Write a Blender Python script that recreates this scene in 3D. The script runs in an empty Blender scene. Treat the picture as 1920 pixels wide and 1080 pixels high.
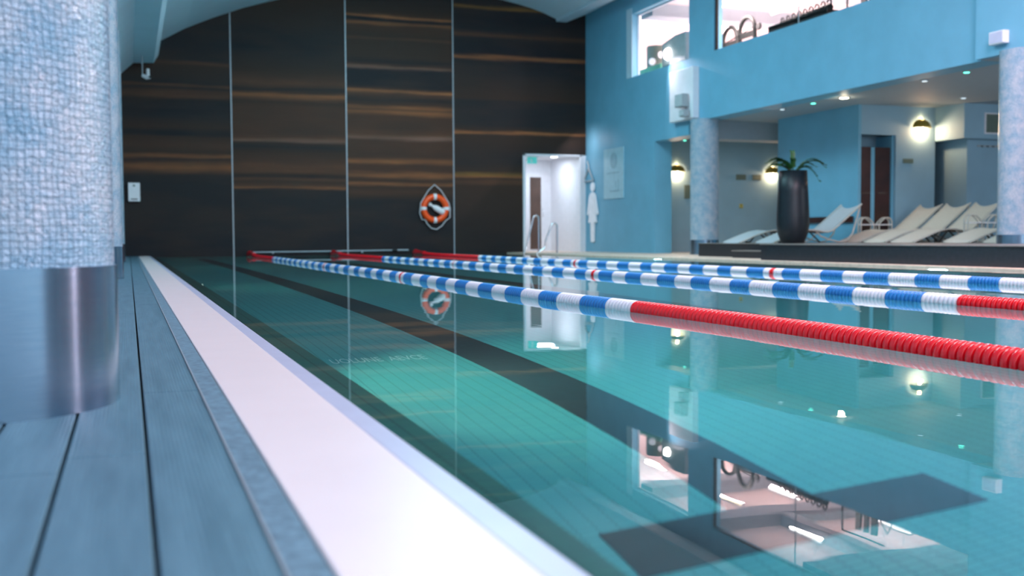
import bpy, math, random
from mathutils import Vector, Matrix
PI = math.pi
random.seed(4)
sc = bpy.context.scene
C = sc.collection
# ------------------------------------------------------------------ camera, world, lights, exposure
FPX = 1991.95; H = .38; PITCH = .0467; ROLL = -.0058; YAW = .3455
cam = bpy.data.cameras.new('camera'); co = bpy.data.objects.new('camera', cam); C.objects.link(co)
sc.camera = co
cam.sensor_width = 36; cam.lens = FPX * 36 / 1920; cam.clip_start = .05; cam.clip_end = 200
cam.dof.use_dof = True; cam.dof.focus_distance = 4.4; cam.dof.aperture_fstop = 2.9
d_ = Vector((math.sin(YAW) * math.cos(PITCH), math.cos(YAW) * math.cos(PITCH), -math.sin(PITCH)))
r_ = Vector((math.cos(YAW), -math.sin(YAW), 0)); u_ = r_.cross(d_)
cx_ = r_ * math.cos(ROLL) + u_ * math.sin(ROLL); cy_ = u_ * math.cos(ROLL) - r_ * math.sin(ROLL)
co.matrix_world = Matrix.Translation((0, 0, H)) @ Matrix((cx_, cy_, -d_)).transposed().to_4x4()
sc.view_settings.view_transform = 'Standard'; sc.view_settings.look = 'None'
sc.view_settings.exposure = 0.1; sc.view_settings.gamma = 1
w = bpy.data.worlds.new('world'); sc.world = w; w.use_nodes = True
w.node_tree.nodes['Background'].inputs[0].default_value = (.45, .7, .85, 1)
w.node_tree.nodes['Background'].inputs[1].default_value = .4
try:
    sc.cycles.use_denoising = True; sc.cycles.denoiser = 'OPENIMAGEDENOISE'
    sc.cycles.max_bounces = 8; sc.cycles.diffuse_bounces = 4; sc.cycles.glossy_bounces = 4
    sc.cycles.transmission_bounces = 6; sc.cycles.sample_clamp_indirect = 4; sc.cycles.caustics_refractive = True
    sc.cycles.blur_glossy = .5
except Exception: pass

def area(name, loc, look, sx, sy, power, col, spread=PI):
    l = bpy.data.lights.new(name, 'AREA'); l.shape = 'RECTANGLE'; l.size = sx; l.size_y = sy; l.energy = power; l.color = col
    l.spread = spread
    o = bpy.data.objects.new(name, l); C.objects.link(o); o.location = loc
    o.rotation_euler = (Vector(look) - Vector(loc)).to_track_quat('-Z', 'Y').to_euler(); return o
def point(name, loc, power, col, r=.05):
    l = bpy.data.lights.new(name, 'POINT'); l.energy = power; l.color = col; l.shadow_soft_size = r
    o = bpy.data.objects.new(name, l); C.objects.link(o); o.location = loc; return o
# added daylight-coloured fill behind the camera, with no window there, ceiling luminaires over the pool
area('frontal_fill', (4.5, -2.3, 2.9), (5.0, 20, 1.5), 9, 4.2, 260, (.80, .90, 1))
area('ceiling_light_near', (4.2, 2.2, 5.75), (4.6, 2.6, 0), 4, 4, 330, (1, .80, .88))
area('ceiling_light_side', (8.6, 7.4, 5.6), (8.9, 7.6, 0), 2.0, 3.5, 430, (1, .70, .82))
area('right_wall_light', (10.85, 2.6, 2.9), (-.3, 2.5, 1.9), .35, 3.2, 210, (1, .62, .66))
area('ceiling_light_middle', (4.5, 11.5, 6.1), (4.6, 12, 0), 4.5, 5, 520, (.68, .9, 1))
area('ceiling_light_far', (5.0, 19.0, 6.2), (5.0, 19.3, 0), 5, 5, 620, (.46, .88, 1))
area('lounge_ceiling_light', (14.8, 10.6, 2.7), (14.0, 14, .5), 2, 2.5, 90, (.85, .9, 1))
area('rear_lounge_fill', (14.0, 20.4, 2.55), (14.0, 20.6, 0), 1.2, .5, 15, (.7, .88, 1))  # added bluish fill for the rear lounge, no fixture belongs to it
area('alcove_light', (10.3, 26.2, 2.46), (10.3, 26.3, 0), .5, .5, 19, (.78, .88, 1))

# ------------------------------------------------------------------ material helpers
def lin(r, g, b):
    f = lambda c: (c / 255 / 12.92) if c / 255 <= .04045 else ((c / 255 + .055) / 1.055) ** 2.4
    return (f(r), f(g), f(b), 1)
class NT:
    def __init__(s, name):
        s.m = bpy.data.materials.new(name); s.m.use_nodes = True; s.t = s.m.node_tree; s.n = s.t.nodes
        s.b = s.n['Principled BSDF']
    def a(s, typ, **k):
        n = s.n.new(typ)
        for p, v in k.items(): setattr(n, p, v)
        return n
    def l(s, a, b): s.t.links.new(a, b)
    def math(s, op, a, b=None, c=None):
        n = s.a('ShaderNodeMath', operation=op)
        for i, v in enumerate((a, b, c)):
            if v is None: continue
            if isinstance(v, (int, float)): n.inputs[i].default_value = v
            else: s.l(v, n.inputs[i])
        return n.outputs[0]
    def ramp(s, fac, stops, interp='LINEAR'):
        n = s.a('ShaderNodeValToRGB'); cr = n.color_ramp; cr.interpolation = interp
        while len(cr.elements) < len(stops): cr.elements.new(.5)
        for e, (p, c) in zip(cr.elements, stops): e.position = p; e.color = c
        s.l(fac, n.inputs[0]); return n.outputs[0]
    def noise(s, vec, scale, detail=3, rough=.5):
        n = s.a('ShaderNodeTexNoise'); n.inputs['Scale'].default_value = scale
        n.inputs['Detail'].default_value = detail; n.inputs['Roughness'].default_value = rough
        if vec is not None: s.l(vec, n.inputs['Vector'])
        return n.outputs[0]
    def bump(s, h, strength=.3, dist=.01):
        n = s.a('ShaderNodeBump'); n.inputs['Strength'].default_value = strength; n.inputs['Distance'].default_value = dist
        s.l(h, n.inputs['Height']); s.l(n.outputs[0], s.b.inputs['Normal'])
    def pos(s): return s.a('ShaderNodeNewGeometry').outputs['Position']
    def map(s, vec, scale=(1, 1, 1), loc=(0, 0, 0)):
        n = s.a('ShaderNodeMapping'); n.inputs['Scale'].default_value = scale; n.inputs['Location'].default_value = loc
        s.l(vec, n.inputs['Vector']); return n.outputs[0]
def plain(name, col, rough=.5, metal=0, emit=None, estr=0, var=.06, scale=9, bump=0, spec=.5):
    t = NT(name); t.b.inputs['Roughness'].default_value = rough; t.b.inputs['Metallic'].default_value = metal
    t.b.inputs['Specular IOR Level'].default_value = spec
    n = t.noise(t.pos(), scale, 4)
    lo = tuple(c * (1 - var) for c in col[:3]) + (1,); hi = tuple(min(1, c * (1 + var)) for c in col[:3]) + (1,)
    t.l(t.ramp(n, [(.3, lo), (.7, hi)]), t.b.inputs['Base Color'])
    if bump: t.bump(n, bump, .004)
    if emit: t.b.inputs['Emission Color'].default_value = emit; t.b.inputs['Emission Strength'].default_value = estr
    return t.m
M = {}
M['paint_blue'] = plain('blue_wall_paint', (.17, .44, .60), .55, var=.05, scale=2.2, bump=.05)
M['paint_ceiling'] = plain('pale_blue_ceiling_paint', (.55, .70, .80), .6, var=.03, scale=1.5)
M['paint_lounge'] = plain('lounge_blue_paint', (.27, .45, .56), .6, var=.05, scale=2)
M['paint_grey'] = plain('lounge_ceiling_paint', (.36, .43, .48), .7, var=.03)
M['white_paint'] = plain('white_paint', (.80, .80, .84), .5, var=.03)
M['gym_wall'] = plain('gym_wall_paint', (.88, .78, .78), .6, var=.02)
M['white_plastic'] = plain('white_plastic', (.85, .84, .86), .35, var=.02)
M['grey_plastic'] = plain('grey_plastic', (.38, .42, .44), .45)
M['black_metal'] = plain('black_metal', (.008, .010, .010), .6, var=.2, spec=.2)
M['black_rubber'] = plain('black_rubber', (.012, .013, .014), .7)
M['chrome'] = plain('polished_steel', (.8, .82, .84), .12, 1, var=.02)
M['alu'] = plain('aluminium_trim', (.36, .40, .43), .45, .3)
M['galv'] = plain('grey_blue_metal_edge', (.16, .26, .33), .5, .3, var=.3, scale=60)
M['deck_beige'] = plain('beige_stone_deck', (.88, .62, .48), .5, var=.12, scale=14)
M['platform'] = plain('dark_platform_tile', (.022, .024, .03), .45, var=.25, scale=20)
M['platform_top'] = plain('platform_top', (.24, .21, .19), .5, var=.1)
M['grate'] = plain('smooth_white_grate', (.92, .80, .79), .3, var=.015, scale=5)
M['rim'] = plain('pale_rim_stone', (.55, .57, .72), .3, var=.04)
M['edge_tile'] = plain('blue_edge_tile', (.05, .22, .36), .25)
M['orange'] = plain('orange_shell', lin(255, 84, 8), .35, var=.03)
M['rope_white'] = plain('white_cord', (.62, .6, .62), .8)
M['f_red'] = plain('red_float_plastic', (.86, .004, .014), .2, var=.03)
M['f_blue'] = plain('blue_float_plastic', (.018, .21, .58), .3, var=.05)
M['f_white'] = plain('white_float_plastic', (.82, .80, .86), .3, var=.02)
M['f_white'].node_tree.nodes['Principled BSDF'].inputs['Subsurface Weight'].default_value = 0
M['wood_door'] = plain('red_brown_wood', (.045, .012, .008), .3, var=.4, scale=4)
M['brown_glass'] = plain('brown_glass', (.09, .05, .035), .12, var=.15, scale=3)
M['olive'] = plain('olive_lamp_metal', (.30, .22, .03), .35, .3)
M['sling'] = plain('cream_sling_fabric', (.74, .64, .54), .75, var=.06, scale=40)
M['sling_grey'] = plain('pale_grey_sling_fabric', (.52, .54, .56), .75, var=.06, scale=40)
M['frame_cream'] = plain('cream_tube', (.55, .52, .46), .4)
M['frame_dark'] = plain('dark_tube', (.02, .022, .022), .4)
M['planter'] = plain('black_glazed_planter', (.004, .009, .014), .42, var=.2)
M['soil'] = plain('soil', (.02, .015, .01), .9)
M['leaf'] = plain('dark_green_leaf', (.03, .12, .025), .4, var=.4, scale=30)
M['green_sign'] = plain('green_sign_face', (.05, .45, .42), .4, emit=(.15, .8, .75, 1), estr=.35)
M['sign_grey'] = plain('dull_green_plaque', (.12, .17, .14), .5)
M['yellow'] = plain('yellow_sticker', (.55, .48, .12), .5)
M['plate'] = plain('pale_sign_plate', (.36, .60, .70), .35)
M['plate_mark'] = plain('faint_sign_print', (.25, .45, .55), .4)
M['relief'] = plain('pale_relief_sign', (.88, .88, .92), .35)
M['tower'] = plain('dark_green_grey_drum', (.06, .09, .075), .5)
M['green_gear'] = plain('green_gym_mat', (.03, .22, .14), .6)
M['drawn'] = plain('lane_marking_tile', (.005, .020, .030), .4, var=.2, scale=30)
M['letter'] = plain('pale_floor_lettering', (.42, .72, .74), .4)
def emis(name, col, s): return plain(name, (.8, .8, .8, 1), .5, emit=tuple(col) + (1,), estr=s)
M['tube'] = emis('tube_light', (1, .96, .97), 5); M['tube_warm'] = emis('warm_tube', (1, .78, .5), 5)
M['spot'] = emis('spot_lens', (1, .97, .92), 14); M['spot_warm'] = emis('warm_spot_lens', (1, .85, .6), 12)
M['spot_green'] = emis('green_led', (.1, 1, .7), 4); M['spot_dim'] = emis('dim_spot', (.7, .9, 1), 1.2)
M['lamp_warm'] = emis('warm_bulb', (1, .8, .5), 7); M['pool_lamp'] = emis('pool_lamp_lens', (.75, 1, .8), 6)

# end wall : dark wood-effect panels, the veneer figure differs from panel to panel (height / 6.6 m, colour)
WOOD = {
    0: [(0.0014, (0.010, 0.011, 0.015)), (0.2411, (0.016, 0.016, 0.018)), (0.2789, (0.016, 0.016, 0.018)), (0.2909, (0.101, 0.045, 0.023)), (0.3088, (0.270, 0.103, 0.038)), (0.3247, (0.101, 0.045, 0.023)), (0.3345, (0.016, 0.016, 0.018)), (0.3395, (0.101, 0.045, 0.023)), (0.3455, (0.270, 0.103, 0.038)), (0.3555, (0.041, 0.023, 0.015)), (0.3803, (0.070, 0.033, 0.019)), (0.4141, (0.041, 0.023, 0.015)), (0.4200, (0.010, 0.011, 0.015)), (0.4320, (0.010, 0.011, 0.015)), (0.4448, (0.041, 0.023, 0.015)), (0.4844, (0.016, 0.016, 0.018)), (0.5012, (0.010, 0.011, 0.015)), (0.5092, (0.016, 0.016, 0.018)), (0.5370, (0.010, 0.011, 0.015)), (0.5429, (0.041, 0.023, 0.015)), (0.5508, (0.101, 0.045, 0.023)), (0.5665, (0.070, 0.033, 0.019)), (0.5785, (0.016, 0.016, 0.018)), (0.5864, (0.101, 0.045, 0.023)), (0.5933, (0.016, 0.016, 0.018)), (0.6555, (0.041, 0.023, 0.015)), (0.6624, (0.101, 0.045, 0.023)), (0.6723, (0.016, 0.016, 0.018)), (0.7758, (0.016, 0.016, 0.018))],
    1: [(0.0000, (0.010, 0.011, 0.015)), (0.1833, (0.016, 0.016, 0.018)), (0.2338, (0.016, 0.016, 0.018)), (0.2400, (0.270, 0.103, 0.038)), (0.2452, (0.101, 0.045, 0.023)), (0.2595, (0.041, 0.023, 0.015)), (0.2698, (0.101, 0.045, 0.023)), (0.2792, (0.010, 0.011, 0.015)), (0.2864, (0.041, 0.023, 0.015)), (0.2967, (0.101, 0.045, 0.023)), (0.3194, (0.101, 0.045, 0.023)), (0.3327, (0.070, 0.033, 0.019)), (0.3686, (0.041, 0.023, 0.015)), (0.3821, (0.016, 0.016, 0.018)), (0.3995, (0.041, 0.023, 0.015)), (0.4077, (0.203, 0.108, 0.077)), (0.4150, (0.101, 0.045, 0.023)), (0.4303, (0.070, 0.033, 0.019)), (0.5226, (0.070, 0.033, 0.019)), (0.5411, (0.041, 0.023, 0.015)), (0.5533, (0.101, 0.045, 0.023)), (0.5656, (0.270, 0.103, 0.038)), (0.5759, (0.070, 0.033, 0.019)), (0.5861, (0.016, 0.016, 0.018)), (0.5964, (0.070, 0.033, 0.019)), (0.6106, (0.101, 0.045, 0.023)), (0.6270, (0.070, 0.033, 0.019)), (0.6455, (0.041, 0.023, 0.015)), (0.7168, (0.016, 0.016, 0.018)), (0.7321, (0.010, 0.011, 0.015)), (0.7780, (0.016, 0.016, 0.018)), (0.9002, (0.041, 0.023, 0.015))],
    2: [(0.0000, (0.010, 0.011, 0.015)), (0.1962, (0.016, 0.016, 0.018)), (0.2123, (0.041, 0.023, 0.015)), (0.2282, (0.070, 0.033, 0.019)), (0.2495, (0.041, 0.023, 0.015)), (0.2582, (0.270, 0.103, 0.038)), (0.2688, (0.041, 0.023, 0.015)), (0.2795, (0.101, 0.045, 0.023)), (0.2902, (0.270, 0.103, 0.038)), (0.3052, (0.070, 0.033, 0.019)), (0.3297, (0.070, 0.033, 0.019)), (0.3403, (0.270, 0.103, 0.038)), (0.3562, (0.070, 0.033, 0.019)), (0.4159, (0.070, 0.033, 0.019)), (0.4255, (0.203, 0.108, 0.077)), (0.4392, (0.101, 0.045, 0.023)), (0.4627, (0.070, 0.033, 0.019)), (0.5052, (0.070, 0.033, 0.019)), (0.5179, (0.270, 0.103, 0.038)), (0.5285, (0.101, 0.045, 0.023)), (0.5370, (0.270, 0.103, 0.038)), (0.5455, (0.070, 0.033, 0.019)), (0.5635, (0.016, 0.016, 0.018)), (0.5858, (0.101, 0.045, 0.023)), (0.5953, (0.392, 0.151, 0.054)), (0.6048, (0.070, 0.033, 0.019)), (0.6112, (0.010, 0.011, 0.015)), (0.6736, (0.010, 0.011, 0.015)), (0.6811, (0.203, 0.108, 0.077)), (0.6906, (0.070, 0.033, 0.019)), (0.7012, (0.010, 0.011, 0.015)), (0.7171, (0.041, 0.023, 0.015)), (0.7762, (0.041, 0.023, 0.015)), (0.7826, (0.101, 0.045, 0.023)), (0.7909, (0.041, 0.023, 0.015)), (0.8311, (0.070, 0.033, 0.019)), (0.8385, (0.270, 0.103, 0.038)), (0.8458, (0.010, 0.011, 0.015)), (0.8564, (0.010, 0.011, 0.015)), (0.8627, (0.392, 0.151, 0.054)), (0.8689, (0.070, 0.033, 0.019)), (0.8806, (0.041, 0.023, 0.015)), (0.9279, (0.016, 0.016, 0.018))],
    3: [(0.0000, (0.016, 0.016, 0.018)), (0.2321, (0.041, 0.023, 0.015)), (0.2542, (0.041, 0.023, 0.015)), (0.2708, (0.101, 0.045, 0.023)), (0.2830, (0.041, 0.023, 0.015)), (0.2895, (0.270, 0.103, 0.038)), (0.2962, (0.230, 0.119, 0.027)), (0.3117, (0.041, 0.023, 0.015)), (0.3427, (0.016, 0.016, 0.018)), (0.4309, (0.041, 0.023, 0.015)), (0.4486, (0.041, 0.023, 0.015)), (0.4562, (0.392, 0.151, 0.054)), (0.4662, (0.041, 0.023, 0.015)), (0.4861, (0.016, 0.016, 0.018)), (0.5739, (0.016, 0.016, 0.018)), (0.5850, (0.041, 0.023, 0.015)), (0.6838, (0.016, 0.016, 0.018)), (0.7286, (0.010, 0.011, 0.015)), (0.7374, (0.270, 0.103, 0.038)), (0.7495, (0.010, 0.011, 0.015)), (0.7932, (0.010, 0.011, 0.015)), (0.8085, (0.016, 0.016, 0.018)), (0.8206, (0.101, 0.045, 0.023)), (0.8348, (0.016, 0.016, 0.018)), (0.8806, (0.010, 0.011, 0.015)), (0.9156, (0.016, 0.016, 0.018)), (0.9242, (0.230, 0.119, 0.027)), (0.9330, (0.016, 0.016, 0.018)), (0.9570, (0.016, 0.016, 0.018))],
}
t = NT('dark_streaked_wood_panels'); p = t.pos(); s = t.a('ShaderNodeSeparateXYZ'); t.l(p, s.inputs[0])
fine = t.noise(t.map(p, (.35, 1, 4.5)), 1.6, 5, .62); grain = t.noise(t.map(p, (.8, 1, 26)), 1.5, 4, .7); mask = t.noise(t.map(p, (.55, 1, 2.2), (3, 0, 1)), 1.2, 3)
zz = t.math('DIVIDE', t.math('ADD', s.outputs[2], t.math('MULTIPLY', t.math('SUBTRACT', fine, .5), .16)), 6.6)
cur = None
for i in range(4):
    st = WOOD[i]
    if len(st) > 32: st = st[:1] + st[1:][len(st) - 32:]
    lo_ = t.ramp(zz, [(q, c + (1,)) for q, c in st[:32]]) if len(WOOD[i]) <= 32 else None
    if lo_ is None:
        full = WOOD[i]; h = len(full) // 2; zc_ = full[h][0]
        A = t.ramp(zz, [(q, c + (1,)) for q, c in full[:h + 1]]); B = t.ramp(zz, [(q, c + (1,)) for q, c in full[h:]])
        mxx = t.a('ShaderNodeMixRGB'); t.l(t.math('GREATER_THAN', zz, zc_), mxx.inputs[0]); t.l(A, mxx.inputs[1]); t.l(B, mxx.inputs[2]); lo_ = mxx.outputs[0]
    if cur is None: cur = lo_
    else:
        mxx = t.a('ShaderNodeMixRGB'); t.l(t.math('GREATER_THAN', s.outputs[0], (2.27, 4.92, 7.57)[i - 1]), mxx.inputs[0]); t.l(cur, mxx.inputs[1]); t.l(lo_, mxx.inputs[2]); cur = mxx.outputs[0]
m1 = t.a('ShaderNodeMixRGB'); t.l(t.ramp(mask, [(.36, (0, 0, 0, 1)), (.66, (.5, .5, .5, 1))]), m1.inputs[0]); t.l(cur, m1.inputs[1]); m1.inputs[2].default_value = (.040, .025, .018, 1)
m2 = t.a('ShaderNodeMixRGB', blend_type='MULTIPLY'); m2.inputs[0].default_value = 1; t.l(m1.outputs[0], m2.inputs[1]); t.l(t.ramp(grain, [(.3, (.95, .85, .8, 1)), (.7, (1.0, 1.0, 1.0, 1))]), m2.inputs[2])
t.l(m2.outputs[0], t.b.inputs['Base Color']); t.b.inputs['Roughness'].default_value = .6; M['wood_wall'] = t.m
t.b.inputs['Specular IOR Level'].default_value = .25

# grooved composite deck boards
t = NT('blue_grey_deck_board'); p = t.pos(); s = t.a('ShaderNodeSeparateXYZ'); t.l(p, s.inputs[0])
n1 = t.noise(t.map(p, (9, .9, 1)), 3, 5, .6)
t.l(t.ramp(n1, [(.3, (.06, .14, .19, 1)), (.7, (.105, .215, .28, 1))]), t.b.inputs['Base Color'])
g = t.math('SINE', t.math('MULTIPLY', t.math('ADD', s.outputs[0], t.math('MULTIPLY', n1, .006)), 2 * PI / .0075))
t.bump(g, .25, .002); t.b.inputs['Roughness'].default_value = .42; M['deck'] = t.m

# mosaic columns (UV in metres)
t = NT('white_blue_mosaic'); uv = t.a('ShaderNodeUVMap').outputs[0]
nz = t.a('ShaderNodeTexNoise'); nz.inputs['Scale'].default_value = 9; t.l(uv, nz.inputs['Vector'])
add = t.a('ShaderNodeVectorMath', operation='MULTIPLY_ADD'); t.l(nz.outputs['Color'], add.inputs[0]); add.inputs[1].default_value = (.022, .022, 0); t.l(uv, add.inputs[2])
br = t.a('ShaderNodeTexBrick'); br.offset = 0; br.inputs['Scale'].default_value = 1; br.inputs['Brick Width'].default_value = .015
br.inputs['Row Height'].default_value = .015; br.inputs['Mortar Size'].default_value = .0012; br.inputs['Mortar Smooth'].default_value = .9
br.inputs['Color1'].default_value = (.50, .62, .72, 1); br.inputs['Color2'].default_value = (.70, .74, .82, 1); br.inputs['Mortar'].default_value = (.34, .48, .58, 1)
t.l(add.outputs[0], br.inputs['Vector'])
big = t.noise(uv, 7, 5, .62)
mm = t.a('ShaderNodeMixRGB', blend_type='MULTIPLY'); mm.inputs[0].default_value = .6
t.l(br.outputs['Color'], mm.inputs[1]); t.l(t.ramp(big, [(.38, (.34, .70, .88, 1)), (.60, (1, 1, 1, 1))]), mm.inputs[2])
t.l(mm.outputs[0], t.b.inputs['Base Color']); t.b.inputs['Roughness'].default_value = .09
hh = t.math('ADD', t.math('MULTIPLY', br.outputs['Fac'], -.5), t.math('MULTIPLY', t.noise(uv, 75, 3, .6), 2.6)); t.bump(hh, 1, .008); M['mosaic'] = t.m

t = NT('brushed_steel_cladding'); uv = t.a('ShaderNodeUVMap').outputs[0]
n1 = t.noise(t.map(uv, (2, 60, 1)), 6, 3); t.l(t.ramp(n1, [(.3, (.17, .28, .38, 1)), (.7, (.22, .33, .42, 1))]), t.b.inputs['Base Color'])
t.b.inputs['Metallic'].default_value = .95; t.b.inputs['Roughness'].default_value = .22; t.b.inputs['Anisotropic'].default_value = .85; t.b.inputs['Anisotropic Rotation'].default_value = .25
tg = t.a('ShaderNodeTangent', direction_type='RADIAL', axis='Z'); t.l(tg.outputs[0], t.b.inputs['Tangent']); M['steel'] = t.m

# pool tiles
def tiles(name, c1, c2, mort, sz=.025):
    t = NT(name); p = t.pos()
    br = t.a('ShaderNodeTexBrick'); br.offset = 0; br.inputs['Scale'].default_value = 1; br.inputs['Brick Width'].default_value = sz * 2
    br.inputs['Row Height'].default_value = sz; br.inputs['Mortar Size'].default_value = .003
    for k, c in (('Color1', c1), ('Color2', c2), ('Mortar', mort)): br.inputs[k].default_value = c + (1,)
    t.l(p, br.inputs['Vector']); t.l(br.outputs['Color'], t.b.inputs['Base Color']); t.b.inputs['Roughness'].default_value = .4
    return t.m
M['pool_tile'] = tiles('turquoise_pool_tile', (.045, .37, .41), (.06, .41, .43), (.03, .26, .29))
M['pool_wall'] = tiles('pool_wall_tile', (.08, .42, .40), (.10, .46, .42), (.05, .30, .28))

M['ledge_tile'] = tiles('dark_green_ledge_tile', (.03, .16, .15), (.035, .19, .16), (.02, .10, .09))
M['paint_dimmed'] = plain('dimmed_blue_paint', (.07, .24, .33), .6)  # wall blue darkened so the gym front looks dim despite the tubes
# water and glass
t = NT('pool_water'); b = t.b; b.inputs['Base Color'].default_value = (.86, .98, .98, 1); b.inputs['Roughness'].default_value = 0
b.inputs['Transmission Weight'].default_value = 1; b.inputs['IOR'].default_value = 1.333
wn = t.noise(t.map(t.pos(), (1.0, .6, 1)), 5.5, 2, .4); t.bump(wn, .014, .02); M['water'] = t.m
t = NT('clear_pane'); tr = t.a('ShaderNodeBsdfTransparent'); gl = t.a('ShaderNodeBsdfGlossy'); gl.inputs['Roughness'].default_value = .02
tr.inputs[0].default_value = (.97, .985, .98, 1); fr = t.a('ShaderNodeLayerWeight'); fr.inputs[0].default_value = .5
ff = t.math('ADD', t.math('MULTIPLY', t.math('POWER', fr.outputs['Facing'], 5), .25), .015)
mxs = t.a('ShaderNodeMixShader'); t.l(ff, mxs.inputs[0]); t.l(tr.outputs[0], mxs.inputs[1]); t.l(gl.outputs[0], mxs.inputs[2])
t.l(mxs.outputs[0], t.n['Material Output'].inputs[0]); M['pane'] = t.m

# ------------------------------------------------------------------ mesh helpers
class MB:
    def __init__(s): s.v = []; s.f = []; s.sm = []; s.uv = {}
    def add(s, vs, fs, smooth=False, uvs=None):
        o = len(s.v); s.v += [tuple(v) for v in vs]
        for i, f in enumerate(fs):
            if uvs: s.uv[len(s.f)] = uvs[i]
            s.f.append(tuple(o + k for k in f)); s.sm.append(smooth)
        return s
    def box(s, x0, x1, y0, y1, z0, z1):
        v = [(x, y, z) for z in (z0, z1) for y in (y0, y1) for x in (x0, x1)]
        return s.add(v, [(0, 2, 3, 1), (4, 5, 7, 6), (0, 1, 5, 4), (2, 6, 7, 3), (0, 4, 6, 2), (1, 3, 7, 5)])
    def prism(s, pts, a0, a1, axis='Y'):
        # pts: outline in the two other axes
        def mk(p, a): return {'Y': (p[0], a, p[1]), 'X': (a, p[0], p[1]), 'Z': (p[0], p[1], a)}[axis]
        n = len(pts); v = [mk(p, a0) for p in pts] + [mk(p, a1) for p in pts]
        return s.add(v, [tuple(range(n))[::-1], tuple(range(n, 2 * n))] + [(i, (i + 1) % n, n + (i + 1) % n, n + i) for i in range(n)])
    def lathe(s, prof, c=(0, 0, 0), n=32, axis='Z', caps=True, uv=False, smooth=True, wob=None):
        vs = []; fs = []; us = []
        for (r, h) in prof:
            for i in range(n):
                a = 2 * PI * i / n; rr = r * (1 + (wob(a) if wob else 0)); q = (rr * math.cos(a), rr * math.sin(a), h)
                if axis == 'X': q = (q[2], q[0], q[1])
                if axis == 'Y': q = (q[0], q[2], q[1])
                vs.append((q[0] + c[0], q[1] + c[1], q[2] + c[2]))
        for j in range(len(prof) - 1):
            for i in range(n):
                k = (i + 1) % n; fs.append((j * n + i, j * n + k, (j + 1) * n + k, (j + 1) * n + i))
                R = max(prof[j][0], 1e-3) * 2 * PI
                us.append(((i / n * R, prof[j][1]), ((i + 1) / n * R, prof[j][1]), ((i + 1) / n * R, prof[j + 1][1]), (i / n * R, prof[j + 1][1])))
        s.add(vs, fs, smooth, us if uv else None)
        if caps:
            s.add(vs[:n], [tuple(range(n))[::-1]]); s.add(vs[-n:], [tuple(range(n))])
        return s
    def tube(s, pts, r, n=8, closed=False, flat=1.0):
        P = [Vector(q) for q in pts]; m = len(P); vs = []; fs = []; prev = None
        for i, q in enumerate(P):
            a = P[(i - 1) % m] if (closed or i) else P[0]; b = P[(i + 1) % m] if (closed or i < m - 1) else P[-1]
            t = (b - a).normalized()
            u = (prev - t * prev.dot(t)) if prev is not None else t.cross(Vector((0, 0, 1)) if abs(t.z) < .9 else Vector((1, 0, 0)))
            u.normalize(); prev = u; w = t.cross(u)
            rr = r[i] if isinstance(r, (list, tuple)) else r
            for k in range(n):
                an = 2 * PI * k / n; vs.append(q + u * (rr * math.cos(an)) + w * (rr * flat * math.sin(an)))
        for i in range(m if closed else m - 1):
            j = (i + 1) % m
            for k in range(n): fs.append((i * n + k, i * n + (k + 1) % n, j * n + (k + 1) % n, j * n + k))
        s.add(vs, fs, True)
        if not closed: s.add(vs[:n], [tuple(range(n))[::-1]]); s.add(vs[-n:], [tuple(range(n))])
        return s
    def ball(s, c, r, n=12, sz=1.0):
        return s.lathe([(r * math.sin(PI * j / 8) + 1e-4, -r * sz * math.cos(PI * j / 8)) for j in range(9)], c, n)
    def build(s, name, mat, parent=None, bevel=0, loc=None):
        me = bpy.data.meshes.new(name); me.from_pydata(s.v, [], s.f); me.polygons.foreach_set('use_smooth', s.sm)
        if s.uv:
            L = me.uv_layers.new(name='UVMap')
            for fi, u in s.uv.items():
                for li, q in zip(me.polygons[fi].loop_indices, u): L.data[li].uv = q
        me.materials.append(M[mat] if isinstance(mat, str) else mat); me.update()
        o = bpy.data.objects.new(name, me); C.objects.link(o)
        if parent: o.parent = parent
        if loc: o.location = loc
        if bevel:
            b = o.modifiers.new('bevel', 'BEVEL'); b.width = bevel; b.segments = 2; b.limit_method = 'ANGLE'
        return o
def tag(o, label, cat, group=None, kind=None):
    o['label'] = label; o['category'] = cat
    if group: o['group'] = group
    if kind: o['kind'] = kind
    return o
def struct(o, label=None, cat=None):
    o['kind'] = 'structure'
    if label: o['label'] = label
    if cat: o['category'] = cat
    return o
def empty(name, loc, label, cat, group=None, rz=0):
    o = bpy.data.objects.new(name, None); C.objects.link(o); o.location = loc; o.rotation_euler.z = rz
    o.empty_display_size = .1
    return tag(o, label, cat, group)
def copy_tree(o, parent=None):
    c = o.copy(); C.objects.link(c)
    if parent: c.parent = parent
    for ch in list(o.children): copy_tree(ch, c)
    return c
def arc(c, r, a0, a1, n, plane='XZ', y=0):
    out = []
    for i in range(n + 1):
        a = a0 + (a1 - a0) * i / n; p, q = c[0] + r * math.cos(a), c[1] + r * math.sin(a)
        out.append({'XZ': (p, y, q), 'YZ': (y, p, q), 'XY': (p, q, y)}[plane])
    return out

XW = 11.127; YE = 25.23; YB = -2.6; ZD = .026
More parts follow.
